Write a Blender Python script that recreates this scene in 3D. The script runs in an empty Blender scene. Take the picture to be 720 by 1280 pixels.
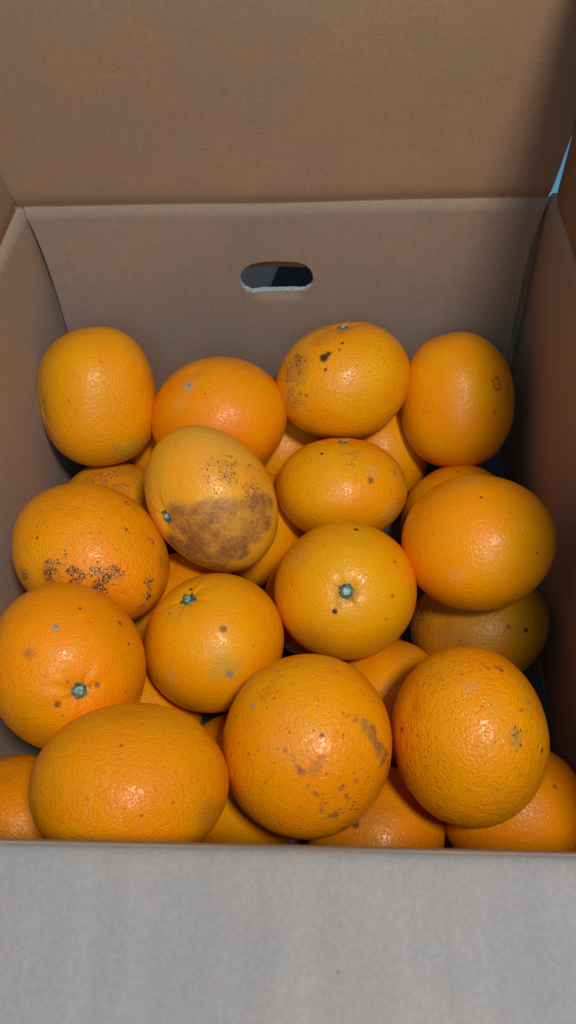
import bpy, math, random
import numpy as np
from mathutils import Vector, Matrix
from mathutils.geometry import delaunay_2d_cdt

S = bpy.context.scene
COL = S.collection
random.seed(4)

# ---------------------------------------------------------------- camera
cam_data = bpy.data.cameras.new('camera')
cam = bpy.data.objects.new('camera', cam_data)
COL.objects.link(cam)
S.camera = cam
RT = Vector((0.998536581, 0.0346275371, -0.0415406939))
UP = Vector((-0.000998023, 0.779795873, 0.626033067))
LK = Vector((-0.0540712449, 0.625075460, -0.778689264))
CAM = Vector((0.02875093, -0.25054822, 0.44856918))
mw = Matrix((RT, UP, -LK)).transposed().to_4x4()
mw.translation = CAM
cam.matrix_world = mw
cam_data.sensor_fit = 'HORIZONTAL'
cam_data.sensor_width = 36.0
cam_data.lens = 51.0814
cam_data.clip_start = 0.005
cam_data.clip_end = 100.0
cam_data.dof.use_dof = True
cam_data.dof.focus_distance = 0.43
cam_data.dof.aperture_fstop = 28.0

# ---------------------------------------------------------------- world and lamps
world = bpy.data.worlds.new('World')
S.world = world
world.use_nodes = True
bg = world.node_tree.nodes['Background']
bg.inputs['Color'].default_value = (0.78, 0.87, 1.0, 1)
bg.inputs['Strength'].default_value = 0.18

def lamp(name, kind, loc, target, power, colour, size):
    d = bpy.data.lights.new(name, 'AREA')
    d.shape = kind
    d.size = size
    d.energy = power
    d.color = colour
    o = bpy.data.objects.new(name, d)
    COL.objects.link(o)
    o.location = loc
    o.rotation_euler = (Vector(target) - Vector(loc)).to_track_quat('-Z', 'Y').to_euler()
    return o

lamp('room_lamp', 'DISK', (0.205, -0.40, 0.95), (0, 0, 0.1), 6.4, (1.0, 0.90, 0.78), 0.115)
lamp('window_light', 'SQUARE', (0.15, -1.45, 1.35), (0.0, -0.05, 0.15), 10.5, (0.50, 0.75, 1.0), 0.9)

S.view_settings.view_transform = 'Standard'
S.view_settings.look = 'None'
S.view_settings.exposure = 0.0
S.view_settings.gamma = 1.0
S.view_settings.use_curve_mapping = False
S.cycles.use_denoising = True
S.cycles.max_bounces = 8
S.cycles.caustics_reflective = False
S.cycles.caustics_refractive = False
ORANGES = [
  {'label': 'plump upright orange in the back left corner against the left wall', 'c': [-116.4, 118.2, 102.8], 'm': [[3.01, 18.25, -30.11], [-23.88, -27.2, -15.95], [-34.38, 19.66, 6.88]], 'hue': (0.88, 0.36, 0.008), 'marks': [['p', [23.5, -26.9, -17.3, 14.77], 0.35, 'green'], ['n', [17.6, -35.0, -8.7, 12.51], 0.4, 'olive'], ['s', [11.4, -10.4, 35.8, 0.51], 0.6, 'brown'], ['s', [-6.0, -27.6, 23.9, 0.65], 0.6, 'brown'], ['s', [34.5, -8.0, 6.9, 0.97], 0.6, 'brown']], 'stem': None, 'top': 1},
  {'label': 'smooth orange in the back row with one grey scar on its upper left', 'c': [-41.1, 106.1, 95.7], 'm': [[0.78, 40.19, 9.6], [39.1, 1.05, -4.72], [-4.54, 9.47, -35.0]], 'hue': (0.9, 0.31, 0.01), 'marks': [['s', [-13.8, -6.9, 33.5, 2.86], 0.8, 'grey'], ['s', [-12.9, -6.6, 33.9, 0.92], 0.8, 'gb'], ['p', [-13.8, -7.5, 33.5, 6.46], 0.22, 'tan'], ['s', [-2.8, -14.1, 34.0, 0.55], 0.6, 'brown'], ['p', [-19.0, -16.6, 28.3, 6.44], 0.14, 'tan']], 'stem': None, 'top': 1},
  {'label': 'orange at the back wall with black smudges and a dark stem scar on top', 'c': [35.4, 127.7, 106.6], 'm': [[-1.98, 40.84, -0.79], [-34.85, 0.09, 14.78], [15.12, 3.19, 31.94]], 'hue': (0.86, 0.36, 0.01), 'marks': [['s', [-11.4, -15.1, 31.2, 2.53], 0.95, 'dark'], ['s', [-8.7, -13.2, 32.5, 1.38], 0.9, 'dark'], ['s', [-0.9, -7.1, 35.0, 0.83], 1, 'dark'], ['s', [-10.5, -21.8, 28.1, 0.82], 0.9, 'dark'], ['s', [-2.7, -11.5, 34.0, 0.92], 0.8, 'gb'], ['p', [-27.9, -14.6, 21.9, 12.16], 0.5, 'gb'], ['p', [-31.9, -23.6, 6.3, 10.43], 0.35, 'gb'], ['s', [-27.0, -6.9, 25.0, 1.41], 0.7, 'gb'], ['n', [-29.8, -13.1, 20.6, 10.33], 0.8, 'dark'], ['n', [-27.9, -25.7, 11.4, 8.44], 0.7, 'gb'], ['p', [-24.0, -21.0, 21.4, 3.71], 0.6, 'green'], ['p', [-2.2, 7.6, 34.2, 8.47], 0.4, 'gb'], ['s', [-21.2, -29.0, 15.0, 0.93], 0.8, 'gb'], ['p', [-13.9, -1.3, 32.7, 8.4], 0.3, 'gb']], 'stem': ('flat', 4.0), 'top': 1},
  {'label': 'tall orange in the back right corner with a ring scar on its right', 'c': [106.7, 127.8, 88.2], 'm': [[-2.47, 18.68, -28.53], [30.75, 22.41, 9.3], [28.06, -23.32, -13.79]], 'hue': (0.87, 0.34, 0.006), 'marks': [['r', [18.3, -12.9, 25.6, 4.5], 0.9, 'gb'], ['p', [18.3, -12.9, 25.6, 6.16], 0.3, 'brown'], ['s', [16.4, -25.7, 15.8, 1.18], 0.6, 'brown'], ['s', [14.5, -13.6, 28.2, 0.75], 0.8, 'dark']], 'stem': None, 'top': 1},
  {'label': 'pale orange with a large brown rough scar across its lower half', 'c': [-36.4, 31.2, 108.2], 'm': [[7.03, 29.72, -20.83], [-20.95, -21.29, -23.18], [-34.34, 12.21, 13.98]], 'hue': (0.88, 0.42, 0.5), 'marks': [['u', [[-12.9, -27.9, 16.2, 10.57], [3.8, -30.4, 20.2, 12.03], [17.6, -28.2, 18.6, 11.68], [28.2, -19.5, 16.2, 8.6], [-2.9, -35.5, 5.3, 11.47], [13.8, -35.6, 7.0, 12.63], [25.0, -29.5, 8.4, 9.83], [-15.3, -30.3, -1.8, 8.38], [-21.6, -23.3, 11.7, 3.72], [4.8, -37.6, -5.0, 8.32], [17.6, -36.2, -1.3, 7.44], [31.9, -21.9, 6.7, 6.64], [-8.4, -33.8, -7.0, 6.73], [33.0, -12.0, 12.3, 5.0]], 0.85, 'brown'], ['n', [11.6, -10.8, 33.6, 15.29], 0.6, 'brown'], ['n', [24.4, -14.6, 23.7, 10.58], 0.7, 'brown'], ['p', [7.8, 3.8, 36.8, 24.55], 0.17, 'tan'], ['s', [11.3, -12.6, 33.2, 0.64], 0.9, 'brown'], ['s', [34.0, -10.4, 10.3, 0.63], 0.9, 'brown'], ['s', [15.4, -9.6, 32.2, 0.57], 0.9, 'brown'], ['s', [2.5, -10.4, 36.2, 0.52], 0.9, 'brown'], ['s', [22.6, -0.2, 27.8, 1.03], 0.5, 'gb']], 'stem': ('star', 4.2), 'top': 1},
  {'label': 'flattened orange below the black smudged one, green stem button on its top rim', 'c': [34.2, 62.9, 79.8], 'm': [[-1.99, 38.83, 0.91], [-29.11, -2.1, 16.1], [17.41, 0.14, 25.12]], 'hue': (0.87, 0.36, 0.014), 'marks': [['s', [-11.1, 0.9, 29.1, 0.86], 1, 'dark'], ['s', [15.6, -15.2, 25.6, 1.59], 0.85, 'gb'], ['s', [15.6, -16.8, 24.8, 0.89], 0.5, 'dark'], ['p', [17.0, -10.2, 26.6, 5.34], 0.22, 'tan'], ['n', [31.7, -2.2, 17.6, 8.21], 0.5, 'gb'], ['p', [28.2, -22.5, 6.5, 7.24], 0.22, 'tan'], ['n', [5.5, -2.6, 30.2, 9.85], 0.35, 'brown']], 'stem': ('flat', 3.2), 'top': 1},
  {'label': 'orange at the left wall with dark crackled speckles along its lower side', 'c': [-98.6, 0.2, 100.7], 'm': [[-2.04, 41.14, 2.08], [38.36, -2.73, -2.46], [-2.43, -2.65, -37.14]], 'hue': (0.89, 0.33, 0.008), 'marks': [['n', [6.1, -34.2, 16.7, 10.17], 1, 'dark'], ['n', [4.8, -30.5, 22.4, 5.45], 1, 'dark'], ['n', [-8.4, -28.8, 23.2, 8.59], 1, 'dark'], ['n', [-10.8, -29.7, 21.0, 4.7], 1, 'dark'], ['n', [0.5, -30.6, 22.5, 7.01], 1, 'dark'], ['n', [15.1, -31.0, 18.3, 10.18], 1, 'dark'], ['n', [13.2, -26.9, 24.0, 3.51], 1, 'dark'], ['n', [24.5, -7.5, 26.9, 4.39], 0.9, 'dark'], ['n', [22.7, 13.1, 24.3, 3.31], 0.9, 'dark'], ['n', [20.2, 8.2, 28.4, 2.45], 0.9, 'dark'], ['n', [26.2, 12.1, 21.7, 2.49], 0.9, 'dark'], ['n', [34.6, -22.5, 5.8, 5.27], 1, 'dark'], ['n', [32.9, -26.5, 0.2, 4.89], 1, 'dark'], ['n', [-26.2, -23.4, 15.8, 6.81], 0.9, 'dark'], ['n', [28.3, -31.0, -4.1, 4.08], 0.9, 'gb'], ['n', [35.8, -2.7, 14.5, 2.87], 0.9, 'dark'], ['n', [-5.6, -23.2, 29.4, 3.89], 0.9, 'dark'], ['n', [21.0, -25.8, 20.5, 4.71], 0.9, 'dark'], ['s', [-17.8, -13.4, 31.9, 0.59], 0.9, 'dark'], ['p', [40.1, -6.9, 4.2, 6.65], 0.4, 'gb'], ['p', [-10.7, -29.2, 21.7, 7.05], 0.4, 'gb']], 'stem': None, 'top': 1},
  {'label': 'wide smooth orange at the right wall just below the back right corner one', 'c': [103.4, 5.4, 105.5], 'm': [[1.94, 38.1, 5.5], [30.33, 1.75, -20.6], [-21.06, 6.46, -27.32]], 'hue': (0.88, 0.32, 0.008), 'marks': [['s', [-2.2, 1.6, 34.8, 0.62], 0.9, 'dark'], ['s', [23.4, -21.8, 20.2, 0.58], 0.9, 'dark'], ['s', [-30.6, 18.7, 9.3, 0.84], 0.8, 'gb'], ['p', [-14.8, -31.2, 13.9, 5.39], 0.22, 'tan'], ['p', [-5.2, 17.9, 29.1, 4.84], 0.22, 'tan'], ['s', [16.3, -14.2, 29.9, 0.46], 0.8, 'grey'], ['n', [17.0, -32.8, 2.8, 9.38], 0.3, 'brown']], 'stem': None, 'top': 1},
  {'label': 'big orange at the left wall with round green stem facing out and several brown spots', 'c': [-94.7, -72.6, 111.2], 'm': [[3.97, 32.21, 15.96], [-25.93, 12.98, -22.91], [-28.87, -9.68, 21.47]], 'hue': (0.9, 0.33, 0.008), 'marks': [['s', [-9.9, 6.6, 36.3, 0.84], 0.7, 'olive'], ['p', [-4.4, -12.0, 33.8, 3.4], 0.8, 'gb'], ['s', [4.8, -0.5, 36.4, 1.38], 0.8, 'grey'], ['s', [4.7, 0.2, 36.4, 0.62], 0.6, 'gb'], ['s', [12.1, 11.7, 33.0, 0.5], 0.9, 'dark'], ['s', [27.3, 12.0, 19.9, 1.16], 0.8, 'gb'], ['s', [31.7, 3.9, 15.4, 0.54], 0.9, 'dark'], ['s', [22.5, -18.9, 19.5, 1.1], 0.8, 'brown'], ['s', [19.9, -20.3, 20.8, 0.69], 0.5, 'brown'], ['s', [7.2, -28.0, 20.2, 1.29], 0.85, 'brown'], ['s', [11.3, -20.9, 26.0, 0.61], 0.7, 'brown'], ['s', [-24.8, -25.9, -1.2, 0.93], 0.95, 'dark'], ['s', [31.5, -15.8, 7.4, 0.43], 0.8, 'brown'], ['s', [8.6, -30.7, 15.8, 0.44], 0.6, 'brown'], ['p', [15.8, -23.0, 21.5, 5.12], 0.35, 'brown']], 'stem': ('round', 3.9), 'top': 1},
  {'label': 'orange with a dark green star calyx upper left and a grey dot below', 'c': [-30.5, -44.1, 85.9], 'm': [[-0.92, 33.94, -11.38], [-34.65, 2.16, 7.53], [7.45, 11.57, 30.09]], 'hue': (0.86, 0.36, 0.02), 'marks': [['s', [-10.3, 13.9, 28.4, 0.9], 0.95, 'dark'], ['s', [8.2, -10.5, 31.0, 1.58], 0.8, 'gb'], ['p', [10.0, -26.5, 20.3, 8.97], 0.5, 'green'], ['s', [11.4, -27.8, 18.0, 1.57], 0.9, 'blue'], ['s', [-19.5, -0.1, 27.1, 0.77], 0.6, 'brown'], ['p', [-16.9, -27.4, 14.1, 4.93], 0.19, 'tan'], ['p', [-13.5, -1.0, 30.2, 6.89], 0.3, 'olive'], ['s', [22.5, -14.5, 22.5, 0.45], 0.7, 'brown'], ['p', [-10.4, 6.4, 30.7, 5.42], 0.4, 'brown']], 'stem': ('star', 4.6), 'top': 1},
  {'label': 'orange in the middle with its pale blue-green stem button facing straight up at the viewer', 'c': [36.1, -17.4, 92.6], 'm': [[1.99, 36.38, -0.57], [-30.22, 1.3, -17.62], [-19.72, 1.62, 26.94]], 'hue': (0.82, 0.35, 0.03), 'marks': [['s', [4.5, 16.1, 30.9, 1.12], 1, 'dark'], ['s', [-5.9, -24.7, 20.4, 1.15], 1, 'dark'], ['s', [23.6, 0.9, 25.5, 0.55], 0.9, 'dark'], ['s', [21.6, -16.0, 20.6, 0.85], 0.8, 'gb'], ['s', [18.5, -24.9, 13.8, 0.58], 0.7, 'gb'], ['s', [-25.9, -9.7, 20.4, 0.55], 0.8, 'brown'], ['p', [-0.2, -17.9, 26.8, 6.5], 0.6, 'brown'], ['p', [-22.1, 5.9, 26.3, 11.95], 0.3, 'olive'], ['p', [-17.2, -30.2, 2.5, 13.8], 0.25, 'olive'], ['s', [-11.0, 4.9, 31.8, 0.47], 0.6, 'brown'], ['p', [-4.3, -22.9, 22.5, 2.68], 0.5, 'gb']], 'stem': ('round', 4.0), 'top': 1},
  {'label': 'widest orange, lying in the front left cut by the front rim, without stem showing', 'c': [-53.5, -130.7, 121.3], 'm': [[3.59, 40.1, 0.96], [25.94, -0.95, -22.28], [-26.4, 1.71, -22.33]], 'hue': (0.87, 0.34, 0.012), 'marks': [['s', [2.4, 2.4, 33.6, 0.55], 0.9, 'brown'], ['s', [12.4, -21.4, 27.4, 0.53], 0.8, 'brown'], ['s', [23.1, -15.6, 24.8, 0.48], 0.8, 'brown'], ['s', [-6.8, -17.7, 31.7, 0.38], 0.6, 'brown'], ['p', [34.6, -13.1, 12.1, 7.39], 0.3, 'gb'], ['s', [3.1, -2.9, 34.3, 0.36], 0.5, 'brown']], 'stem': None, 'top': 1},
  {'label': 'large front orange with diagonal brown-grey scuff stripes at its lower right', 'c': [17.7, -105.6, 105.5], 'm': [[1.28, 33.06, 18.12], [37.17, 5.92, -12.24], [-12.88, 18.69, -29.94]], 'hue': (0.88, 0.35, 0.015), 'marks': [['s', [7.2, -11.0, 35.6, 0.82], 0.9, 'gb'], ['s', [-22.5, 4.1, 28.9, 1.33], 0.7, 'grey'], ['u', [[3.8, -24.2, 29.6, 2.82], [6.3, -21.3, 31.3, 2.82], [8.8, -19.2, 31.9, 2.2]], 0.45, 'green'], ['u', [[-7.0, -16.7, 33.1, 1.89], [-4.7, -20.1, 31.9, 2.2], [-1.8, -23.8, 29.9, 2.19], [1.3, -27.7, 26.9, 2.19], [4.4, -31.0, 23.1, 2.2], [7.9, -33.4, 18.7, 2.53], [11.7, -35.5, 11.9, 2.87], [15.3, -35.9, -0.3, 2.95]], 0.7, 'scuff'], ['u', [[21.0, -2.3, 31.9, 2.27], [24.3, -4.5, 29.4, 2.92], [27.6, -7.0, 25.8, 3.25], [30.3, -9.6, 21.6, 3.6], [32.7, -12.0, 15.8, 3.3], [34.7, -12.9, 8.8, 2.34]], 0.7, 'scuff'], ['u', [[15.1, -27.5, 22.8, 1.26], [18.0, -29.3, 18.2, 1.59], [21.0, -30.7, 11.3, 1.61], [23.9, -30.3, 0.8, 1.32]], 0.65, 'scuff'], ['u', [[19.6, -25.0, 22.2, 1.27], [22.5, -26.7, 16.7, 1.28], [25.7, -27.6, 8.3, 1.3]], 0.6, 'scuff'], ['u', [[12.0, -31.3, 19.9, 1.26], [14.8, -33.1, 14.4, 1.27], [18.2, -34.2, 4.4, 1.3]], 0.5, 'dark'], ['u', [[23.8, -20.7, 22.2, 1.28], [27.2, -22.4, 15.7, 1.29], [29.1, -23.6, 8.5, 1.31]], 0.5, 'gb'], ['n', [27.5, -8.5, 25.4, 5.2], 0.5, 'gb'], ['n', [19.0, -31.7, 12.3, 5.78], 0.45, 'dark'], ['s', [-10.0, -37.7, 6.4, 0.97], 0.5, 'brown'], ['p', [-6.4, -11.6, 35.1, 12.69], 0.14, 'tan']], 'stem': None, 'top': 1},
  {'label': 'large pebbly orange at the front right with greenish smudge on its right side', 'c': [89.1, -98.2, 101.7], 'm': [[0.49, 19.85, 27.09], [37.94, 4.0, -3.12], [-3.46, 29.79, -20.33]], 'hue': (0.88, 0.33, 0.008), 'marks': [['p', [10.0, 15.6, 32.2, 2.37], 0.7, 'brown'], ['p', [5.2, 14.3, 33.8, 2.02], 0.5, 'brown'], ['s', [11.2, 14.5, 32.2, 0.68], 0.8, 'dark'], ['n', [14.3, -13.1, 30.3, 5.48], 0.9, 'dark'], ['p', [14.2, -14.2, 29.8, 4.51], 0.6, 'green'], ['s', [17.5, -2.8, 31.2, 0.79], 0.8, 'gb'], ['s', [-30.6, -4.3, 13.3, 1.17], 0.9, 'brown'], ['s', [26.9, -14.2, 17.2, 0.86], 1, 'dark'], ['p', [-3.7, 4.4, 35.7, 4.29], 0.22, 'grey'], ['p', [6.2, -2.5, 35.6, 5.21], 0.3, 'green'], ['s', [-6.1, 11.4, 34.1, 0.67], 0.6, 'brown'], ['n', [12.2, -9.7, 32.5, 3.23], 0.8, 'gb'], ['n', [21.5, 1.1, 28.6, 4.65], 0.4, 'gb'], ['n', [5.6, -34.1, 14.2, 7.09], 0.3, 'olive']], 'stem': None, 'top': 1},
  {'label': 'half hidden yellowish orange between the back left corner orange and the crackled one', 'c': [-113.1, 72.4, 41.2], 'm': [[0.78, 33.42, 11.87], [35.29, 1.99, -6.16], [-5.44, 12.36, -30.66]], 'hue': (0.8, 0.33, 0.015), 'marks': [['n', [6.7, 2.6, 33.1, 22.12], 0.6, 'gb'], ['p', [27.6, -0.9, 21.9, 7.95], 0.4, 'gb']], 'stem': None, 'top': 0},
  {'label': 'bottom orange glimpsed in the gap below the back left corner orange', 'c': [-80.5, 137.6, 42.4], 'm': [[0.19, 36.69, -4.69], [37.53, -0.36, -2.0], [-0.28, -5.23, -34.54]], 'hue': (0.84, 0.33, 0.012), 'marks': [], 'stem': None, 'top': 0},
  {'label': 'shaded bottom orange glimpsed between the grey scarred and the black smudged oranges', 'c': [-5.0, 135.8, 40.4], 'm': [[0.08, 33.99, 4.92], [35.57, 0.24, -1.78], [0.51, 5.46, -32.6]], 'hue': (0.84, 0.33, 0.012), 'marks': [], 'stem': None, 'top': 0},
  {'label': 'shaded bottom orange in the gap right below the black smudged orange', 'c': [60.4, 128.3, 41.3], 'm': [[2.66, 32.12, -0.31], [19.58, -1.79, -28.92], [-27.4, 1.93, -22.2]], 'hue': (0.84, 0.33, 0.012), 'marks': [], 'stem': None, 'top': 0},
  {'label': 'bottom orange peeking out beneath the ring scarred back right orange', 'c': [107.6, 65.8, 42.3], 'm': [[0.59, 32.76, 12.99], [36.8, 2.24, -6.21], [-4.61, 14.33, -31.3]], 'hue': (0.84, 0.33, 0.012), 'marks': [['s', [-2.7, 15.2, 32.0, 0.97], 0.8, 'gb']], 'stem': None, 'top': 0},
  {'label': 'bottom orange glimpsed right of the large brown scarred orange', 'c': [-22.5, 65.4, 39.9], 'm': [[0.39, 34.75, 7.41], [36.66, 0.78, -4.74], [-2.66, 8.1, -32.9]], 'hue': (0.84, 0.33, 0.012), 'marks': [], 'stem': None, 'top': 0},
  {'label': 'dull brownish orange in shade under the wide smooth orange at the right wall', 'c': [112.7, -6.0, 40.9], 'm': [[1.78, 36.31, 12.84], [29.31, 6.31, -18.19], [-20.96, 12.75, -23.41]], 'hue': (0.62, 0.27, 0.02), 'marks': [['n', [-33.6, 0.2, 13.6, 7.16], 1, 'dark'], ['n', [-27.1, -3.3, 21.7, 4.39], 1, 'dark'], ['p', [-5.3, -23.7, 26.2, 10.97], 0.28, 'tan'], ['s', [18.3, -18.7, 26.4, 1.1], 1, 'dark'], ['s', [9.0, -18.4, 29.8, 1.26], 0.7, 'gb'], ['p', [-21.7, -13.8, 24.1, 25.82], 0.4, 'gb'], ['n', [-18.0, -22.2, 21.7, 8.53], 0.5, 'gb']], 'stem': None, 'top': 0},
  {'label': 'bottom orange half in shade between the stem-up orange and two front oranges', 'c': [58.1, -53.5, 38.9], 'm': [[1.09, 31.36, 10.64], [32.09, 3.05, -10.71], [-10.64, 11.2, -27.56]], 'hue': (0.86, 0.34, 0.03), 'marks': [['p', [5.9, 12.5, 29.0, 12.5], 0.2, 'brown']], 'stem': None, 'top': 0},
  {'label': 'bottom orange in the dark gap right of the crackled orange', 'c': [-57.7, 4.7, 39.3], 'm': [[0.72, 33.64, 5.5], [33.88, 0.66, -6.82], [-5.91, 5.75, -30.7]], 'hue': (0.84, 0.33, 0.012), 'marks': [], 'stem': None, 'top': 0},
  {'label': 'bottom orange glimpsed between the brown spotted orange and the star calyx orange', 'c': [-73.6, -61.6, 38.6], 'm': [[0.85, 32.05, 4.19], [32.69, 0.51, -10.56], [-9.58, 4.98, -29.41]], 'hue': (0.84, 0.33, 0.012), 'marks': [], 'stem': None, 'top': 0},
  {'label': 'orange in the front left corner, low beside the left wall', 'c': [-127.2, -120.3, 39.5], 'm': [[1.15, 32.87, 1.44], [30.33, -0.62, -12.82], [-14.05, 2.53, -28.34]], 'hue': (0.84, 0.33, 0.012), 'marks': [], 'stem': None, 'top': 0},
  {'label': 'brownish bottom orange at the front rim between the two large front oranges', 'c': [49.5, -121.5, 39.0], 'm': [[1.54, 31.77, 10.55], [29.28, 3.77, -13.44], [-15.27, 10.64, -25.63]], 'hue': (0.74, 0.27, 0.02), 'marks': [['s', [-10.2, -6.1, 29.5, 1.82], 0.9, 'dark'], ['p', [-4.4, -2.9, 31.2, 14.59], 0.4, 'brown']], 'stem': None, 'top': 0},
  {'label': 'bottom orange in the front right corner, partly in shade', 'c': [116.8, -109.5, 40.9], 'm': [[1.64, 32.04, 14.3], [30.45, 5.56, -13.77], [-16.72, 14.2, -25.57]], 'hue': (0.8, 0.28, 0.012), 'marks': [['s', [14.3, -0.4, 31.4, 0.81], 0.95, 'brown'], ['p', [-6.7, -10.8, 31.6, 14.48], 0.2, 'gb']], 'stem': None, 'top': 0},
  {'label': 'bottom orange glimpsed between the widest orange and the scuff striped one', 'c': [-15.5, -100.2, 41.3], 'm': [[1.37, 34.7, 7.7], [33.59, 2.08, -13.47], [-13.79, 8.25, -29.95]], 'hue': (0.84, 0.33, 0.012), 'marks': [], 'stem': None, 'top': 0},
  {'label': 'dark bottom orange peeking out left of the stem-up orange', 'c': [20.8, 11.4, 38.0], 'm': [[0.66, 31.34, 8.64], [33.13, 1.6, -7.3], [-5.86, 9.37, -29.08]], 'hue': (0.84, 0.33, 0.012), 'marks': [], 'stem': None, 'top': 0},
  {'label': 'bottom orange at the left wall underneath the crackled orange', 'c': [-122.0, 1.7, 38.2], 'm': [[0.02, 30.39, 1.75], [34.85, -0.41, -8.24], [-4.46, 3.38, -31.16]], 'hue': (0.84, 0.33, 0.012), 'marks': [], 'stem': None, 'top': 0},
]
MARK_COLOURS = {'dark': (0.035, 0.02, 0.012), 'brown': (0.2, 0.085, 0.025), 'grey': (0.42, 0.36, 0.28), 'green': (0.33, 0.3, 0.05), 'scuff': (0.17, 0.095, 0.045), 'olive': (0.4, 0.26, 0.035), 'tan': (0.62, 0.4, 0.18), 'gb': (0.2, 0.095, 0.035), 'blue': (0.22, 0.27, 0.27)}
# ---------------------------------------------------------------- material helpers
class NT:
    def __init__(s, name):
        s.m = bpy.data.materials.new(name)
        s.m.use_nodes = True
        s.t = s.m.node_tree
        s.bsdf = s.t.nodes['Principled BSDF']
        s.tc = s.t.nodes.new('ShaderNodeTexCoord')
        s.P = s.tc.outputs['Object']
    def put(s, sock, v):
        if isinstance(v, (int, float)): sock.default_value = v
        elif isinstance(v, (tuple, list)): sock.default_value = tuple(v) + ((1,) if len(v) == 3 and len(sock.default_value) == 4 else ())
        else: s.t.links.new(v, sock)
    def math(s, op, a, b=None, c=None, clamp=False):
        n = s.t.nodes.new('ShaderNodeMath'); n.operation = op; n.use_clamp = clamp
        for i, v in enumerate((a, b, c)):
            if v is not None: s.put(n.inputs[i], v)
        return n.outputs[0]
    def vmath(s, op, a, b=None, out=0):
        n = s.t.nodes.new('ShaderNodeVectorMath'); n.operation = op
        s.put(n.inputs[0], a)
        if b is not None: s.put(n.inputs[1], b)
        return n.outputs[out]
    def noise(s, vec, scale, detail=3, rough=.5, col=False, dist=0):
        n = s.t.nodes.new('ShaderNodeTexNoise')
        s.put(n.inputs['Vector'], vec)
        n.inputs['Scale'].default_value = scale; n.inputs['Detail'].default_value = detail
        n.inputs['Roughness'].default_value = rough; n.inputs['Distortion'].default_value = dist
        return n.outputs['Color' if col else 'Fac']
    def voro(s, vec, scale, feature='F1', out='Distance', rnd=1.0, smooth=None):
        n = s.t.nodes.new('ShaderNodeTexVoronoi'); n.feature = feature
        s.put(n.inputs['Vector'], vec)
        n.inputs['Scale'].default_value = scale; n.inputs['Randomness'].default_value = rnd
        if smooth is not None and 'Smoothness' in n.inputs: n.inputs['Smoothness'].default_value = smooth
        return n.outputs[out]
    def ramp(s, v, a, b, lo=0.0, hi=1.0):
        n = s.t.nodes.new('ShaderNodeMapRange'); n.interpolation_type = 'SMOOTHSTEP'
        s.put(n.inputs['Value'], v)
        s.put(n.inputs['From Min'], a); s.put(n.inputs['From Max'], b)
        s.put(n.inputs['To Min'], lo); s.put(n.inputs['To Max'], hi)
        return n.outputs[0]
    def mix(s, f, a, b, mode='MIX'):
        n = s.t.nodes.new('ShaderNodeMix'); n.data_type = 'RGBA'; n.blend_type = mode
        s.put(n.inputs[0], f); s.put(n.inputs[6], a); s.put(n.inputs[7], b)
        return n.outputs[2]
    def bump(s, h, dist, strength=1.0, normal=None):
        n = s.t.nodes.new('ShaderNodeBump')
        s.put(n.inputs['Height'], h); n.inputs['Distance'].default_value = dist
        n.inputs['Strength'].default_value = strength
        if normal is not None: s.put(n.inputs['Normal'], normal)
        return n.outputs[0]
    def set(s, **k):
        for a, v in k.items(): s.put(s.bsdf.inputs[a.replace('_', ' ')], v)

def cardboard(name, base, stretch, streak=.045, rough=.72, flute=None):
    """kraft liner: stretched machine-direction fibre, weak flute shadowing, flecks"""
    n = NT(name)
    v = n.vmath('MULTIPLY', n.P, stretch)
    f1 = n.noise(v, 1.0, 5, .65)
    f2 = n.noise(n.P, 14, 4, .6)
    f3 = n.noise(n.P, 700, 2, .6)
    f4 = n.noise(n.P, 4.5, 2, .5)
    c = n.mix(n.ramp(f1, .3, .72), tuple(x * (1 - streak) for x in base), tuple(min(1, x * (1 + streak)) for x in base))
    c = n.mix(n.ramp(f2, .3, .75), c, n.mix(1.0, c, (1.13, 1.05, .96), 'MULTIPLY'))
    c = n.mix(n.ramp(f4, .35, .7), c, n.mix(1.0, c, (.90, .92, .95), 'MULTIPLY'))
    c = n.mix(n.ramp(f3, .35, .7), n.mix(1.0, c, (.90, .89, .88), 'MULTIPLY'), c)
    # sparse dark and pale fibres flecks
    cell = n.voro(n.P, 130, 'F1', 'Color'); d = n.voro(n.P, 130)
    sx = n.t.nodes.new('ShaderNodeSeparateColor'); n.put(sx.inputs[0], cell)
    pick = n.math('GREATER_THAN', sx.outputs[0], .955)
    dot = n.math('MULTIPLY', pick, n.ramp(d, .03, .09, 1, 0))
    c = n.mix(n.math('MULTIPLY', dot, .45), c, (.05, .03, .02))
    pick2 = n.math('GREATER_THAN', sx.outputs[1], .95)
    dot2 = n.math('MULTIPLY', pick2, n.ramp(d, .03, .10, 1, 0))
    c = n.mix(n.math('MULTIPLY', dot2, .5), c, (.62, .52, .42))
    h = n.math('ADD', n.math('MULTIPLY', f1, .6), n.math('MULTIPLY', f3, .5))
    if flute is not None:
        w = n.t.nodes.new('ShaderNodeTexWave'); w.wave_type = 'BANDS'; w.bands_direction = flute
        w.inputs['Scale'].default_value = 42; w.inputs['Distortion'].default_value = 1.1
        w.inputs['Detail'].default_value = 2; w.inputs['Detail Scale'].default_value = .6
        n.put(w.inputs['Vector'], n.P)
        h = n.math('ADD', h, n.math('MULTIPLY', w.outputs['Fac'], .28))
        c = n.mix(n.math('MULTIPLY', n.ramp(w.outputs['Fac'], .0, 1.0), .035), c, (.10, .07, .05))
    n.set(Base_Color=c, Roughness=rough, Normal=n.bump(h, .00012, .7))
    n.set(Specular_IOR_Level=.3)
    return n.m

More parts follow.
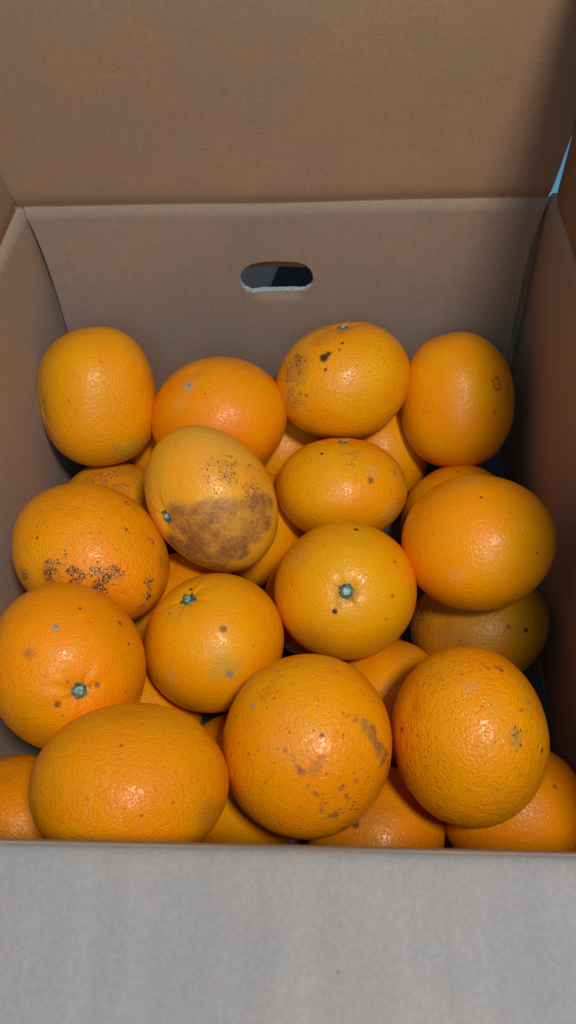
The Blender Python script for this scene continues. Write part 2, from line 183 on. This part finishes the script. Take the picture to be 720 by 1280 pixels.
KRAFT = (.30, .195, .122)
M_BACK = cardboard('kraft back wall', (.290, .224, .170), (55, 55, 1500), flute='X')
M_FLAP = cardboard('kraft flap', (.280, .186, .118), (55, 55, 1500), flute='X')
M_SIDE = cardboard('kraft side', (.375, .308, .252), (55, 55, 1500), flute='Y')
M_FRONT = cardboard('cool-tinted flap liner', (.282, .284, .296), (120, 12, 40), streak=.045)  # grey liner; its faint blue puts cool daylight into the colour
M_FLOOR = cardboard('box bottom liner', (.13, .13, .128), (55, 1200, 55))  # base darkened so the colour carries shade on the box bottom
M_EDGE = None
def edge_mat():
    n = NT('torn board edge')
    a = n.noise(n.P, 900, 3, .7); b = n.voro(n.P, 420)
    c = n.mix(n.ramp(a, .42, .6), (.26, .31, .34), (.50, .60, .66))
    n.set(Base_Color=c, Roughness=.9, Normal=n.bump(n.math('ADD', a, b), .0006, 1))
    return n.m
M_EDGE = edge_mat()

# ---------------------------------------------------------------- mesh helpers
def tag(o, label=None, cat=None, group=None, kind=None):
    if label: o['label'] = label
    if cat: o['category'] = cat
    if group: o['group'] = group
    if kind: o['kind'] = kind
    return o

def link_mesh(name, verts, faces, mats, parent=None, mat_idx=None, smooth=True):
    me = bpy.data.meshes.new(name)
    me.from_pydata([tuple(map(float, v)) for v in verts], [], faces)
    for m in (mats if isinstance(mats, (list, tuple)) else [mats]): me.materials.append(m)
    if mat_idx is not None: me.polygons.foreach_set('material_index', mat_idx)
    me.polygons.foreach_set('use_smooth', [smooth] * len(me.polygons))
    me.update()
    o = bpy.data.objects.new(name, me)
    COL.objects.link(o)
    o.parent = parent
    return o

def sheet(name, f, nu, nv, out, mats, parent, us=None, vs=None):
    """solid board: inner face f(u,v), outer face offset by vector `out`, edges closed with the cut-edge material"""
    us = us if us is not None else np.linspace(0, 1, nu)
    vs = vs if vs is not None else np.linspace(0, 1, nv)
    nu, nv = len(us), len(vs)
    inner = [np.array(f(u, v), float) for v in vs for u in us]
    n = len(inner)
    verts = inner + [p + np.array(out, float) for p in inner]
    fs = []; mi = []
    idx = lambda i, j: j * nu + i
    e1 = inner[idx(1, 0)] - inner[0]; e2 = inner[idx(0, 1)] - inner[0]
    flip = np.dot(np.cross(e1, e2), np.array(out)) > 0
    for j in range(nv - 1):
        for i in range(nu - 1):
            q = (idx(i, j), idx(i + 1, j), idx(i + 1, j + 1), idx(i, j + 1))
            fs.append(q[::-1] if flip else q); mi.append(0)
            q2 = tuple(k + n for k in q)
            fs.append(q2 if flip else q2[::-1]); mi.append(0)
    ring = [idx(i, 0) for i in range(nu)] + [idx(nu - 1, j) for j in range(1, nv)] + \
           [idx(i, nv - 1) for i in range(nu - 2, -1, -1)] + [idx(0, j) for j in range(nv - 2, 0, -1)]
    base = len(verts)                     # separate edge verts keep the cut edge crisp
    for k in ring: verts.append(verts[k].copy())
    for k in ring: verts.append(verts[k + n].copy())
    L = len(ring)
    for a in range(L):
        b = (a + 1) % L
        q = (base + a, base + b, base + L + b, base + L + a)
        fs.append(q if flip else q[::-1]); mi.append(1)
    return link_mesh(name, verts, fs, mats, parent, mi)

# ---------------------------------------------------------------- surroundings
D2, W2, FL, RIM, TH = .1745, .150, .008, .197, .004

def ground():
    n = NT('floor concrete')
    a = n.noise(n.P, 3, 4); b = n.noise(n.P, 60, 4)
    c = n.mix(n.ramp(a, .3, .7), (.25, .26, .27), (.32, .33, .34))
    c = n.mix(n.ramp(b, .35, .65), c, n.mix(1.0, c, (.85, .85, .85), 'MULTIPLY'))
    n.set(Base_Color=c, Roughness=.55, Normal=n.bump(b, .0005, .5))
    v = [(-4, -4, 0), (4, -4, 0), (4, 4, 0), (-4, 4, 0)]
    o = link_mesh('floor', v, [(0, 1, 2, 3)], n.m, None, None, False)
    tag(o, 'grey floor under and behind the cardboard box', kind='structure')
    # matte black sheet behind the box, filling the right of the hand-hole view
    n = NT('matte black'); f = n.noise(n.P, 300, 3)
    n.set(Base_Color=(.008, .008, .009), Roughness=.8, Normal=n.bump(f, .0004, .6))
    def fm(u, v):
        a = np.array((-.047, .262)); ey = np.array((.2, .98)); ex = np.array((.98, -.2))
        p = a + ex * .19 * u + ey * .19 * v
        return (p[0], p[1], .007 + .0006 * math.sin(9 * u + 5 * v))
    m = sheet('black_sheet', fm, 14, 14, (0, 0, -.006), [n.m, n.m], None)
    tag(m, 'flat black sheet on the floor behind the box, seen through the hand hole', 'dark sheet')
ground()

def blue_sheet():  # blue sheet added on the floor; its colour stands in for daylight there
    n = NT('daylight blue'); f = n.noise(n.P, 25, 3)
    n.set(Base_Color=n.mix(f, (.16, .58, 1.0), (.20, .64, 1.0)), Roughness=.4, Normal=n.bump(f, .002, .6))
    def fm(u, v):
        return (.20 + .32 * u, .48 + .30 * v + .02 * u, .004 + .0015 * math.sin(11 * u + 3 * v) * math.sin(8 * v))
    m = sheet('daylight_sheet', fm, 20, 20, (0, 0, -.0012), [n.m, n.m], None)
    tag(m, 'added light blue sheet in place of daylit floor behind the box, glimpsed through the gap at the back right corner', 'plastic sheet')
blue_sheet()

# ---------------------------------------------------------------- the cardboard box
box = bpy.data.objects.new('cardboard_box', None)
COL.objects.link(box)
tag(box, 'open brown corrugated cardboard box holding the oranges, flaps folded up and out', 'box')

def bulge(u, v, amp):
    return amp * math.sin(math.pi * u) * math.sin(math.pi * min(1, .15 + .8 * v))
def roll(z):                             # the wall bends outwards in its last millimetres under the crease
    s = (RIM - z) / .007
    return .0026 * max(0, 1 - s) ** 2
def wob(a, b, k):                        # soft waviness of handled board
    return .0007 * math.sin(19 * a + k) * math.cos(23 * b + 1.7 * k) + .0004 * math.sin(47 * a - 31 * b + k)
ZS = np.array(list(np.linspace(FL, RIM - .008, 22)) + list(np.linspace(RIM - .007, RIM, 9)))

def side_x(y, z, sgn):
    u = (y + D2) / (2 * D2); v = (z - FL) / (RIM - FL)
    b = bulge(u, v, .0035 if sgn > 0 else .0018)
    pinch = 0
    return sgn * (W2 + b + roll(z) + wob(y, z, 2 + sgn) + pinch)

VZ = (ZS - FL) / (RIM - FL)
for sgn, nm in ((-1, 'side_wall'), (1, 'side_wall')):
    def f(u, v, sgn=sgn):
        y = -D2 - .001 + u * (2 * D2 + .008); z = FL + v * (RIM - FL)
        return (side_x(min(max(y, -D2), D2), z, sgn), y, z)
    o = sheet(nm, f, 50, 0, (sgn * TH, 0, 0), [M_SIDE, M_SIDE], box, vs=VZ)

# back wall with the hand hole, constrained triangulation of a grid round the stadium outline
def edge_r(z):                           # right free edge: leaves the corner below the crease
    s = (RIM - z)
    return .1497 - .0065 * (1 - math.exp(-s / .022)) + .0012 * math.exp(-((s - .09) / .04) ** 2)
def edge_l(z):
    s = (RIM - z)
    return -.1498 + .0050 * (1 - math.exp(-s / .02)) - .0012 * max(0, min(1, (s - .05) / .05))
def back_pt(u, z):
    x = edge_l(z) + u * (edge_r(z) - edge_l(z))
    return np.array((x, D2 + roll(z) + .0016 * math.sin(math.pi * u) * math.sin(math.pi * (z - FL) / (RIM - FL)) + wob(x, z, 5), z))
HX, HZ, HA, HR = -.0053, .1468, .0134, .0102   # centre, half straight length, end radius
def arch(x): return .0030 * max(0, 1 - ((x - HX) / (HA + HR)) ** 2)
def hole_loop(n=20, grow=0.0, seed=3):
    rr = random.Random(seed); pts = []
    for k in range(n + 1):
        a = -math.pi / 2 + math.pi * k / n
        pts.append((HX + HA + (HR + grow) * math.cos(a), HZ + (HR + grow) * math.sin(a)))
    for k in range(1, 6): pts.append((HX + HA - 2 * HA * k / 6, HZ + HR + grow))
    for k in range(n + 1):
        a = math.pi / 2 + math.pi * k / n
        pts.append((HX - HA + (HR + grow) * math.cos(a), HZ + (HR + grow) * math.sin(a)))
    for k in range(1, 6): pts.append((HX - HA + 2 * HA * k / 6, HZ - HR - grow))
    pts = [(x, z + (arch(x) if z > HZ else 0)) for x, z in pts]
    return [(x + rr.uniform(-1, 1) * .00022, z + rr.uniform(-1, 1) * .00022) for x, z in pts]
def inside_hole(x, z, g=0.0):
    dx = max(0, abs(x - HX) - HA)
    if z > HZ: z = max(HZ, z - arch(x))
    return dx * dx + (z - HZ) ** 2 < (HR + g) ** 2
def lip(x, z):                           # board pressed in round the lower lip of the hole
    dx = max(0, abs(x - HX) - HA * .8)
    d = math.hypot(dx, max(0, HZ - HR - z)) if z < HZ else 9
    return .0022 * math.exp(-(d / .0040) ** 2) if z < HZ - .002 else 0
def back_wall():
    pts = []; nu = 70
    zs = sorted(set([round(float(z), 5) for z in ZS] + [round(float(z), 5) for z in np.linspace(.128, .168, 22)]))
    us = np.linspace(0, 1, nu)
    x0 = lambda u: -.15 + .3 * u
    bound = []
    for z in zs:
        for u in us:
            if not inside_hole(x0(u), z, .0012): pts.append((x0(u), z))
    loop = hole_loop()
    n0 = len(pts); pts2 = [Vector(p) for p in pts] + [Vector(p) for p in loop]
    edges = [(n0 + i, n0 + (i + 1) % len(loop)) for i in range(len(loop))]
    v, e, fc, ov, oe, of = delaunay_2d_cdt(pts2, edges, [], 0, 1e-7)
    def P(x, z):
        p = back_pt((x + .15) / .3, z); p[1] += lip(p[0], z); return p
    keep = []
    for q in fc:
        cx = sum(v[k][0] for k in q) / len(q); cz = sum(v[k][1] for k in q) / len(q)
        if inside_hole(cx, cz, -.0003) and all(inside_hole(v[k][0], v[k][1], .0006) for k in q): continue
        keep.append(tuple(q))
    front = [P(a[0], a[1]) for a in v]; n = len(front)
    verts = front + [p + np.array((0, TH, 0)) for p in front]
    fs = []; mi = []
    for q in keep:
        a, b, c = (front[k] for k in q[:3])
        if np.cross(b - a, c - a)[1] > 0: q = q[::-1]
        fs.append(q); mi.append(0); fs.append(tuple(k + n for k in q[::-1])); mi.append(0)
    cnt = {}
    for q in fs[::2]:
        for i in range(len(q)): cnt[(q[i], q[(i + 1) % len(q)])] = 1
    for (a, b) in list(cnt):
        if (b, a) not in cnt:            # boundary edge -> cut edge
            k = len(verts)
            verts += [verts[a].copy(), verts[b].copy(), verts[b + n].copy(), verts[a + n].copy()]
            fs.append((k + 1, k, k + 3, k + 2)); mi.append(0 if verts[k][2] > RIM - .001 and verts[k + 1][2] > RIM - .001 else 1)
    return link_mesh('back_wall', verts, fs, [M_BACK, M_EDGE], box, mi)
back_wall()

# the punched-out tongue, still hinged along the top of the hole and pushed outwards
def tongue(u, v):
    x = HX + (u - .5) * 2 * (HA + HR * .55) * (1 - .12 * v)
    ang = math.radians(35)
    L = .0130 * v * (1 - .45 * (2 * u - 1) ** 2)
    ztop = HZ + HR + arch(x) + .0004 - .0012 * (2 * u - 1) ** 4
    return (x, D2 + .0022 + L * math.sin(ang), ztop - L * math.cos(ang) + .0006 * math.sin(5 * u))
sheet('hole_tongue', tongue, 24, 10, (0, .0012, .0030), [M_FLAP, M_EDGE], box)
# board tabs closing the two rear corners behind the wall
for sgn in (-1, 1):
    def f(u, v, sgn=sgn):
        z = FL + v * (RIM - .006 - FL)
        return (sgn * (.136 + .0215 * u), D2 + .0068 - .001 * math.cos(3 * v), z)
    sheet('corner_tab', f, 6, 20, (0, .003, 0), [M_FLAP, M_FLAP], box)

def f(u, v):                             # front wall
    x = -W2 + .3 * u; z = FL + v * (RIM - FL)
    return (x, -D2 - roll(z) + .0004, FL + v * (RIM + .0004 - FL))
sheet('front_wall', f, 40, 0, (0, -TH, 0), [M_SIDE, M_SIDE], box, vs=VZ)

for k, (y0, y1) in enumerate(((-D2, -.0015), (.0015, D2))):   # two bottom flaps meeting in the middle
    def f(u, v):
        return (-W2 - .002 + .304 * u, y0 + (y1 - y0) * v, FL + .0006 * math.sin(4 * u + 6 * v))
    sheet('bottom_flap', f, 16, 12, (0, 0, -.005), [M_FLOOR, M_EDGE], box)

# flaps: each starts behind its crease, swells inwards a little, then stands on
US = np.array([0, .004, .008, .013, .02, .028, .037, .05, .07, .1, .14, .2, .28, .38, .5, .62, .75, .88, 1.0])
def crease(s): return .0026 * math.exp(-(s / .0045) ** 1.5)
FLEN = .170
def f(u, v):
    s = v * FLEN
    xr = .1492 + .0062 * min(1, s / .05) + .02 * max(0, s - .05)
    xl = -.1530 - .3 * s
    x = xl + (xr - xl) * u
    return (x, D2 + crease(s) + .0004 + .012 * s + .0012 * math.sin(math.pi * u) * math.sin(8 * s / FLEN) + wob(x, s, 11), RIM + s * .9995)
sheet('back_flap', f, 60, 0, (0, TH, 0), [M_FLAP, M_FLAP], box, vs=US)

def f(u, v):
    s = v * FLEN; y = -D2 + .002 + u * (2 * D2 - .0026)
    lean = math.radians(9)
    return (-W2 - crease(s) - .0005 - math.sin(lean) * s - .0020 * (1 - math.exp(-s / .012)) + wob(y, s, 3), y, RIM + s * math.cos(lean))
sheet('side_flap', f, 50, 0, (-TH, 0, 0), [M_FLAP, M_FLAP], box, vs=US)

def f(u, v):
    s = v * FLEN; y = -D2 + .002 + u * (2 * D2 - .0045)
    x = W2 + .0003 + crease(s) + .0021 * (1 - math.exp(-s / .006)) + .012 * s - .75 * max(0, s - .045) ** 2
    return (x + wob(y, s, 7), y, RIM + s)
sheet('side_flap', f, 50, 0, (TH, 0, 0), [M_FLAP, M_FLAP], box, vs=US)

def f(u, v):
    s = v * FLEN; x = -.149 + .298 * u
    dr = math.radians(9)
    return (x, -D2 - .0026 - s * math.cos(dr), RIM + .0030 - .0022 * math.exp(-(s / .0018))  - s * math.sin(dr) + .0015 * math.sin(math.pi * u) * math.sin(math.pi * v) + wob(x, s, 9) * min(1, s / .03) + .0005 * math.sin(31 * x + 1) + .0003 * math.sin(83 * x))
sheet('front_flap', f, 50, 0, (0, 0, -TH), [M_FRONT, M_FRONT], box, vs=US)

# ---------------------------------------------------------------- oranges
def rind(idx, spec):
    n = NT('orange rind')
    rnd = random.Random(idx * 7 + 1)
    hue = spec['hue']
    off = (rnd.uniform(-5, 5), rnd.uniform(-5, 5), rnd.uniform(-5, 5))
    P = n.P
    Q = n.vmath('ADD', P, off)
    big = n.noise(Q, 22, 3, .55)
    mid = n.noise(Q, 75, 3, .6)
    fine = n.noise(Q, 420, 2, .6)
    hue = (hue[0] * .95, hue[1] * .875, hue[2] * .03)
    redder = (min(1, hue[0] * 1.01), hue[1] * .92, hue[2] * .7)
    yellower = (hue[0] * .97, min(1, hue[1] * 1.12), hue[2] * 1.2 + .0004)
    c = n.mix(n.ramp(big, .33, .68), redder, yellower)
    c = n.mix(n.math('MULTIPLY', n.ramp(mid, .4, .75), .35), c, tuple(h * s for h, s in zip(hue, (.93, .88, 1.2))))
    # oil glands
    wq = n.vmath('ADD', Q, n.vmath('MULTIPLY', n.noise(Q, 180, 2, .5, col=True), (.003, .003, .003)))
    psc = 500 if idx in (13, 12) else rnd.choice((540, 600, 660))
    d = n.voro(wq, psc, 'SMOOTH_F1', smooth=.35, rnd=.85)
    pit = n.ramp(d, .12, .46, 0, 1)
    c = n.mix(n.math('MULTIPLY', n.math('SUBTRACT', 1, pit), .16), c, n.mix(1.0, c, (.93, .74, .6), 'MULTIPLY'))
    # natural freckles: random small dots, few
    fd = n.voro(Q, 150); fcx = n.voro(Q, 150, out='Color')
    sc = n.t.nodes.new('ShaderNodeSeparateColor'); n.put(sc.inputs[0], fcx)
    fr = n.math('MULTIPLY', n.math('GREATER_THAN', sc.outputs[0], rnd.uniform(.91, .965)), n.ramp(fd, .03, n.math('ADD', n.math('MULTIPLY', sc.outputs[1], .10), .05), 1, 0))
    c = n.mix(n.math('MULTIPLY', fr, .65), c, (.22, .09, .02))
    wob_n = n.noise(Q, 260, 2, .6, col=True)
    Pw = n.vmath('ADD', P, n.vmath('MULTIPLY', n.vmath('SUBTRACT', wob_n, (.5, .5, .5)), (.0014, .0014, .0014)))
    wob_b = n.noise(Q, 90, 4, .65, col=True)
    Pb = n.vmath('ADD', P, n.vmath('MULTIPLY', n.vmath('SUBTRACT', wob_b, (.5, .5, .5)), (.014, .014, .014)))
    Pm = n.vmath('ADD', P, n.vmath('MULTIPLY', n.vmath('SUBTRACT', wob_b, (.5, .5, .5)), (.005, .005, .005)))
    rough_add = None
    def acc(cur, v, op='MAXIMUM'): return v if cur is None else n.math(op, cur, v)
    nets = {}
    nsc = 780 if idx != 12 else 700
    for kind, q, st, cn in spec['marks']:
        col = MARK_COLOURS[cn]
        if kind == 'l':                  # one soft rubbed stroke
            m = None
            for cc in q:
                dd = n.vmath('DISTANCE', Pm, tuple(x / 1000 for x in cc[:3]), out='Value')
                m = acc(m, n.ramp(dd, cc[3] * .0001, cc[3] * .0019, 1, 0))
            k = n.math('MULTIPLY', n.math('MULTIPLY', m, n.ramp(n.noise(Q, 240, 4, .7), .25, .65, .45, 1.0)), st)
            c = n.mix(k, c, col)
            continue
        if kind == 'u':                  # joined scar area, ragged border, scaly inside
            m = None
            for cc in q:
                dd = n.vmath('DISTANCE', Pb, tuple(x / 1000 for x in cc[:3]), out='Value')
                m = acc(m, n.ramp(dd, cc[3] * .00062, cc[3] * .00125, 1, 0))
            g1 = n.noise(Q, 85, 5, .7); g2 = n.noise(Q, 600, 3, .7)
            scaly = n.math('MULTIPLY', n.ramp(g1, .30, .58, .5, 1.0), n.ramp(g2, .25, .6, .65, 1.0))
            k = n.math('MULTIPLY', n.math('MULTIPLY', m, scaly), st)
            c = n.mix(k, c, n.mix(n.ramp(g1, .45, .72), (.25, .100, .045), (.085, .034, .026)))
            pale = n.math('MULTIPLY', n.math('MULTIPLY', m, n.ramp(g2, .60, .70)), .16)
            c = n.mix(pale, c, (.55, .42, .28))
            rough_add = acc(rough_add, n.math('MULTIPLY', m, .16))
            continue
        ctr = tuple(x / 1000 for x in q[:3]); r = q[3] / 1000
        if kind == 's':
            dd = n.vmath('DISTANCE', Pw, ctr, out='Value')
            k = n.ramp(dd, r * .6, r * 1.25 + .00035, st, 0)
            c = n.mix(k, c, col)
            if r > .001:
                halo = n.ramp(dd, r * .9, r * 2.0, .35, 0)
                c = n.mix(halo, c, n.mix(1.0, c, (.72, .6, .6), 'MULTIPLY'))
            rough_add = acc(rough_add, n.math('MULTIPLY', k, .2))
        elif kind == 'p':
            dd = n.vmath('DISTANCE', Pb if r > .006 else Pm, ctr, out='Value')
            k = n.math('MULTIPLY', n.ramp(dd, r * .2, r * 1.25, st * .95, 0), n.ramp(mid, .25, .65, .45, 1.0))
            c = n.mix(k, c, col)
        elif kind == 'r':
            dd = n.vmath('DISTANCE', Pw, ctr, out='Value')
            a = n.math('ABSOLUTE', n.math('SUBTRACT', dd, r * .8))
            k = n.math('MULTIPLY', n.ramp(a, .0004, .0011, st, 0), n.ramp(mid, .38, .6, .2, 1))
            c = n.mix(k, c, col)
        elif kind == 'n':
            dd = n.vmath('DISTANCE', Pb, ctr, out='Value')
            nets[cn] = acc(nets.get(cn), n.ramp(dd, r * .25, r * 1.15, st, 0))
    for cn, mask in nets.items():        # clustered gland specks, only some of the cells, strung in chains
        dv = n.voro(wq, nsc); cc_ = n.voro(wq, nsc, out='Color')
        s2 = n.t.nodes.new('ShaderNodeSeparateColor'); n.put(s2.inputs[0], cc_)
        chain = n.ramp(n.math('ABSOLUTE', n.math('SUBTRACT', n.noise(Q, 95, 3, .6), .5)), .03, .11, 1, .12)
        thr = n.math('MULTIPLY', n.math('MULTIPLY', mask, chain), 1.35)
        sel = n.ramp(n.math('SUBTRACT', thr, s2.outputs[0]), -.12, .12)
        dot = n.math('MULTIPLY', sel, n.ramp(dv, .25, .52, 1, 0))
        under = n.math('MULTIPLY', n.math('MULTIPLY', mask, chain), .5)
        c = n.mix(under, c, (.40, .19, .06))
        c = n.mix(n.math('MULTIPLY', dot, .92), c, MARK_COLOURS[cn])
        rough_add = acc(rough_add, n.math('MULTIPLY', dot, .2))
        if idx == 6 and cn == 'dark':    # hairline crackle joining the specks
            ed = n.voro(wq, 330, 'DISTANCE_TO_EDGE')
            ln = n.math('MULTIPLY', n.ramp(ed, .02, .085, 1, 0), n.ramp(n.math('MULTIPLY', mask, chain), .30, .65))
            c = n.mix(n.math('MULTIPLY', ln, .8), c, (.07, .03, .02))
    pb = spec['peb']
    pit2 = n.ramp(n.voro(wq, psc * 1.9, 'F1'), .1, .5)
    h = n.math('ADD', n.math('ADD', n.math('MULTIPLY', pit, .50), n.math('MULTIPLY', pit2, .42)), n.math('MULTIPLY', n.noise(Q, 210, 2, .5), .9))
    h = n.math('ADD', h, n.math('MULTIPLY', fine, .25))
    b1 = n.bump(n.noise(Q, 60, 2, .5), .0010, .5)
    bn = n.bump(h, .00034 * pb, .8, b1)
    rg = n.ramp(mid, .3, .7, .26, .38)
    if rough_add is not None: rg = n.math('ADD', rg, rough_add)
    n.set(Base_Color=c, Roughness=rg, Normal=bn)
    n.set(Specular_IOR_Level=.30, Subsurface_Weight=.08, Subsurface_Scale=.004)
    n.bsdf.inputs['Subsurface Radius'].default_value = (1.0, .35, .08)
    return n.m

def rf_fn(idx, dim):
    r = np.random.default_rng(idx + 11)
    ks = r.normal(size=(7, 3)) * np.array([1.3, 1.5, 1.7, 2.3, 2.8, 3.6, 4.5])[:, None]; ph = r.uniform(0, 6.28, 7)
    am = np.array([.011, .010, .008, .006, .0045, .003, .0022])
    w1, w2 = r.integers(5, 8), r.integers(9, 13)
    p1, p2 = r.uniform(0, 6.28, 2)
    def rf(U):
        th = np.arccos(np.clip(U[..., 2], -1, 1)); fi = np.arctan2(U[..., 1], U[..., 0])
        v = 1 - dim * np.exp(-(th / .17) ** 2) + .012 * np.exp(-((th - .55) / .28) ** 2) - .022 * np.exp(-((math.pi - th) / .13) ** 2)
        fall = np.exp(-(th / .42) ** 2) * np.clip(th / .12, 0, 1)
        v += .0065 * fall * np.cos(w1 * fi + p1) + .0035 * fall * np.cos(w2 * fi + p2)
        for k, p, a in zip(ks, ph, am): v = v + a * np.sin(U @ k + p)
        return v
    return rf

M_CALYX = {}
def calyx_mats():
    n = NT('calyx green'); a = n.noise(n.P, 500, 3, .7)
    n.set(Base_Color=n.mix(n.ramp(a, .35, .65), (.022, .060, .035), (.13, .26, .17)), Roughness=.6, Normal=n.bump(a, .0004, 1))
    g = n.m
    n = NT('calyx dull'); a = n.noise(n.P, 500, 3, .7)
    n.set(Base_Color=n.mix(n.ramp(a, .35, .65), (.035, .055, .035), (.15, .20, .12)), Roughness=.7, Normal=n.bump(a, .0004, 1))
    d = n.m
    n = NT('stem stub'); a = n.noise(n.P, 700, 2, .7)
    n.set(Base_Color=n.mix(n.ramp(a, .35, .65), (.10, .20, .17), (.36, .56, .54)), Roughness=.5, Normal=n.bump(a, .0003, 1))
    return g, d, n.m
CG, CD, CN = calyx_mats()

def add_calyx(o, idx, M, rf, kind, size, Rm):
    rr = random.Random(idx)
    sd = M[:, 2] / np.linalg.norm(M[:, 2])
    nr, nf = 7, 60; R = size / 1000
    lob = [rr.uniform(.78, 1.2) for _ in range(5)]; ph = rr.uniform(0, 6.28)
    def outline(fi):
        if kind == 'round': return 1 + .05 * math.cos(5 * fi + ph) + .04 * math.sin(8 * fi)
        t = ((fi + ph) / (2 * math.pi) * 5) % 5; k = int(t); g = t - k
        s = max(0.0, math.cos((g - .5) * math.pi)) ** (.55 if kind == 'star' else .4)
        return (.50 + .62 * s * lob[k]) if kind == 'star' else (.7 + .35 * s * lob[k])
    verts = []; faces = []
    for i in range(nr + 1):
        rho = i / nr
        for j in range(nf):
            fi = 2 * math.pi * j / nf
            psi = rho * R * outline(fi) / Rm
            u = np.array([math.sin(psi) * math.cos(fi), math.sin(psi) * math.sin(fi), math.cos(psi)])
            hgt = .00055 * (1 - rho ** 4) + (.0004 * math.exp(-((rho - .72) / .12) ** 2) if kind == 'round' else .00025 * rr.uniform(-1, 1) * rho)
            if i == nr: hgt = -.0004
            verts.append(M @ (u * rf(u)) + sd * hgt)
    for i in range(nr):
        for j in range(nf):
            a, b = i * nf + j, i * nf + (j + 1) % nf
            faces.append((a, a + nf, b + nf, b) if i else (a, a + nf, b + nf, b))
    c = link_mesh('calyx', verts, faces, CG if kind == 'star' and idx != 4 else CD, o)
    # short cut stem stub in the middle
    e1 = np.cross(sd, (0, .3, 1)); e1 /= np.linalg.norm(e1); e2 = np.cross(sd, e1)
    top = M @ (np.array([0, 0, 1.0]) * rf(np.array([0, 0, 1.0])))
    rs = R * (.50 if kind == 'round' else .34)
    prof = [(1.06, .0), (1.05, .5), (.97, .9), (.80, 1.05), (.45, .93), (0.12, .98)]
    vv = []; ff = []
    for i, (a, b) in enumerate(prof):
        for j in range(20):
            fi = 2 * math.pi * j / 20
            q = a * rs * (1 + .06 * math.cos(3 * fi + idx) + .04 * math.sin(7 * fi))
            vv.append(top + e1 * q * math.cos(fi) + e2 * q * math.sin(fi) + sd * (.0003 + b * .0013))
    for i in range(len(prof) - 1):
        for j in range(20):
            a, b = i * 20 + j, i * 20 + (j + 1) % 20
            ff.append((a, b, b + 20, a + 20))
    ff.append(tuple((len(prof) - 1) * 20 + j for j in range(20)))
    link_mesh('stem_stub', vv, ff, CN, c)

PEB = {0: 1.1, 1: .8, 2: 1.0, 3: .7, 4: .7, 5: .9, 6: 1.25, 7: .7, 8: 1.0, 9: .75, 10: .8, 11: 1.1, 12: .95, 13: 1.3}
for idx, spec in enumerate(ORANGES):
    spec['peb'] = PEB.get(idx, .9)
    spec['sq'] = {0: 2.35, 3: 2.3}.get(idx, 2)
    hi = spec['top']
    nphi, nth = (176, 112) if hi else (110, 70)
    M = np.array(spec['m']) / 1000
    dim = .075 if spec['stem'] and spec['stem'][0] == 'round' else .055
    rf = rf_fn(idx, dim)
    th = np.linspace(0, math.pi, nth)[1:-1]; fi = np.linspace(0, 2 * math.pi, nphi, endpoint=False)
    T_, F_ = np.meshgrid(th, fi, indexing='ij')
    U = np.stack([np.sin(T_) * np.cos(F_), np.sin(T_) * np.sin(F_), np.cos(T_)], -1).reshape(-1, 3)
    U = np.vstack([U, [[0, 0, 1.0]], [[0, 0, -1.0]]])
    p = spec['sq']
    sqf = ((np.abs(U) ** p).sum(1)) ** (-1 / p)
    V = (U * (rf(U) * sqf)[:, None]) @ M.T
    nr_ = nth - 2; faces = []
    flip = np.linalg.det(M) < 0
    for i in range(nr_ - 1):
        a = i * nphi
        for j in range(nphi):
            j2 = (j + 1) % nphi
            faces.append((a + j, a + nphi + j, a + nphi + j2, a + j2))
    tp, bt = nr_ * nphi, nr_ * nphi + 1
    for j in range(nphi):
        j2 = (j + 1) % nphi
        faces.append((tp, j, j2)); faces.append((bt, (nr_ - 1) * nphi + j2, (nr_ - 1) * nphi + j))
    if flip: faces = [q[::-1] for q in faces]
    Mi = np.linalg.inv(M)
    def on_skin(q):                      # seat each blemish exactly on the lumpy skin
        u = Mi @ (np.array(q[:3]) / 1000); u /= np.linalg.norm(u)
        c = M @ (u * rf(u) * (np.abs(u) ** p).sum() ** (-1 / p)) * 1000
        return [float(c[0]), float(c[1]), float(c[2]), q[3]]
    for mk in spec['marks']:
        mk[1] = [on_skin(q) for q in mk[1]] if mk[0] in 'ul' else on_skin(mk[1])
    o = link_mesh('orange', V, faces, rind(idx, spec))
    o.location = [x / 1000 for x in spec['c']]
    tag(o, spec['label'], 'orange', 'loose oranges piled in the cardboard box')
    if spec['stem']:
        add_calyx(o, idx, M, rf, spec['stem'][0], spec['stem'][1], abs(np.linalg.det(M)) ** (1 / 3))
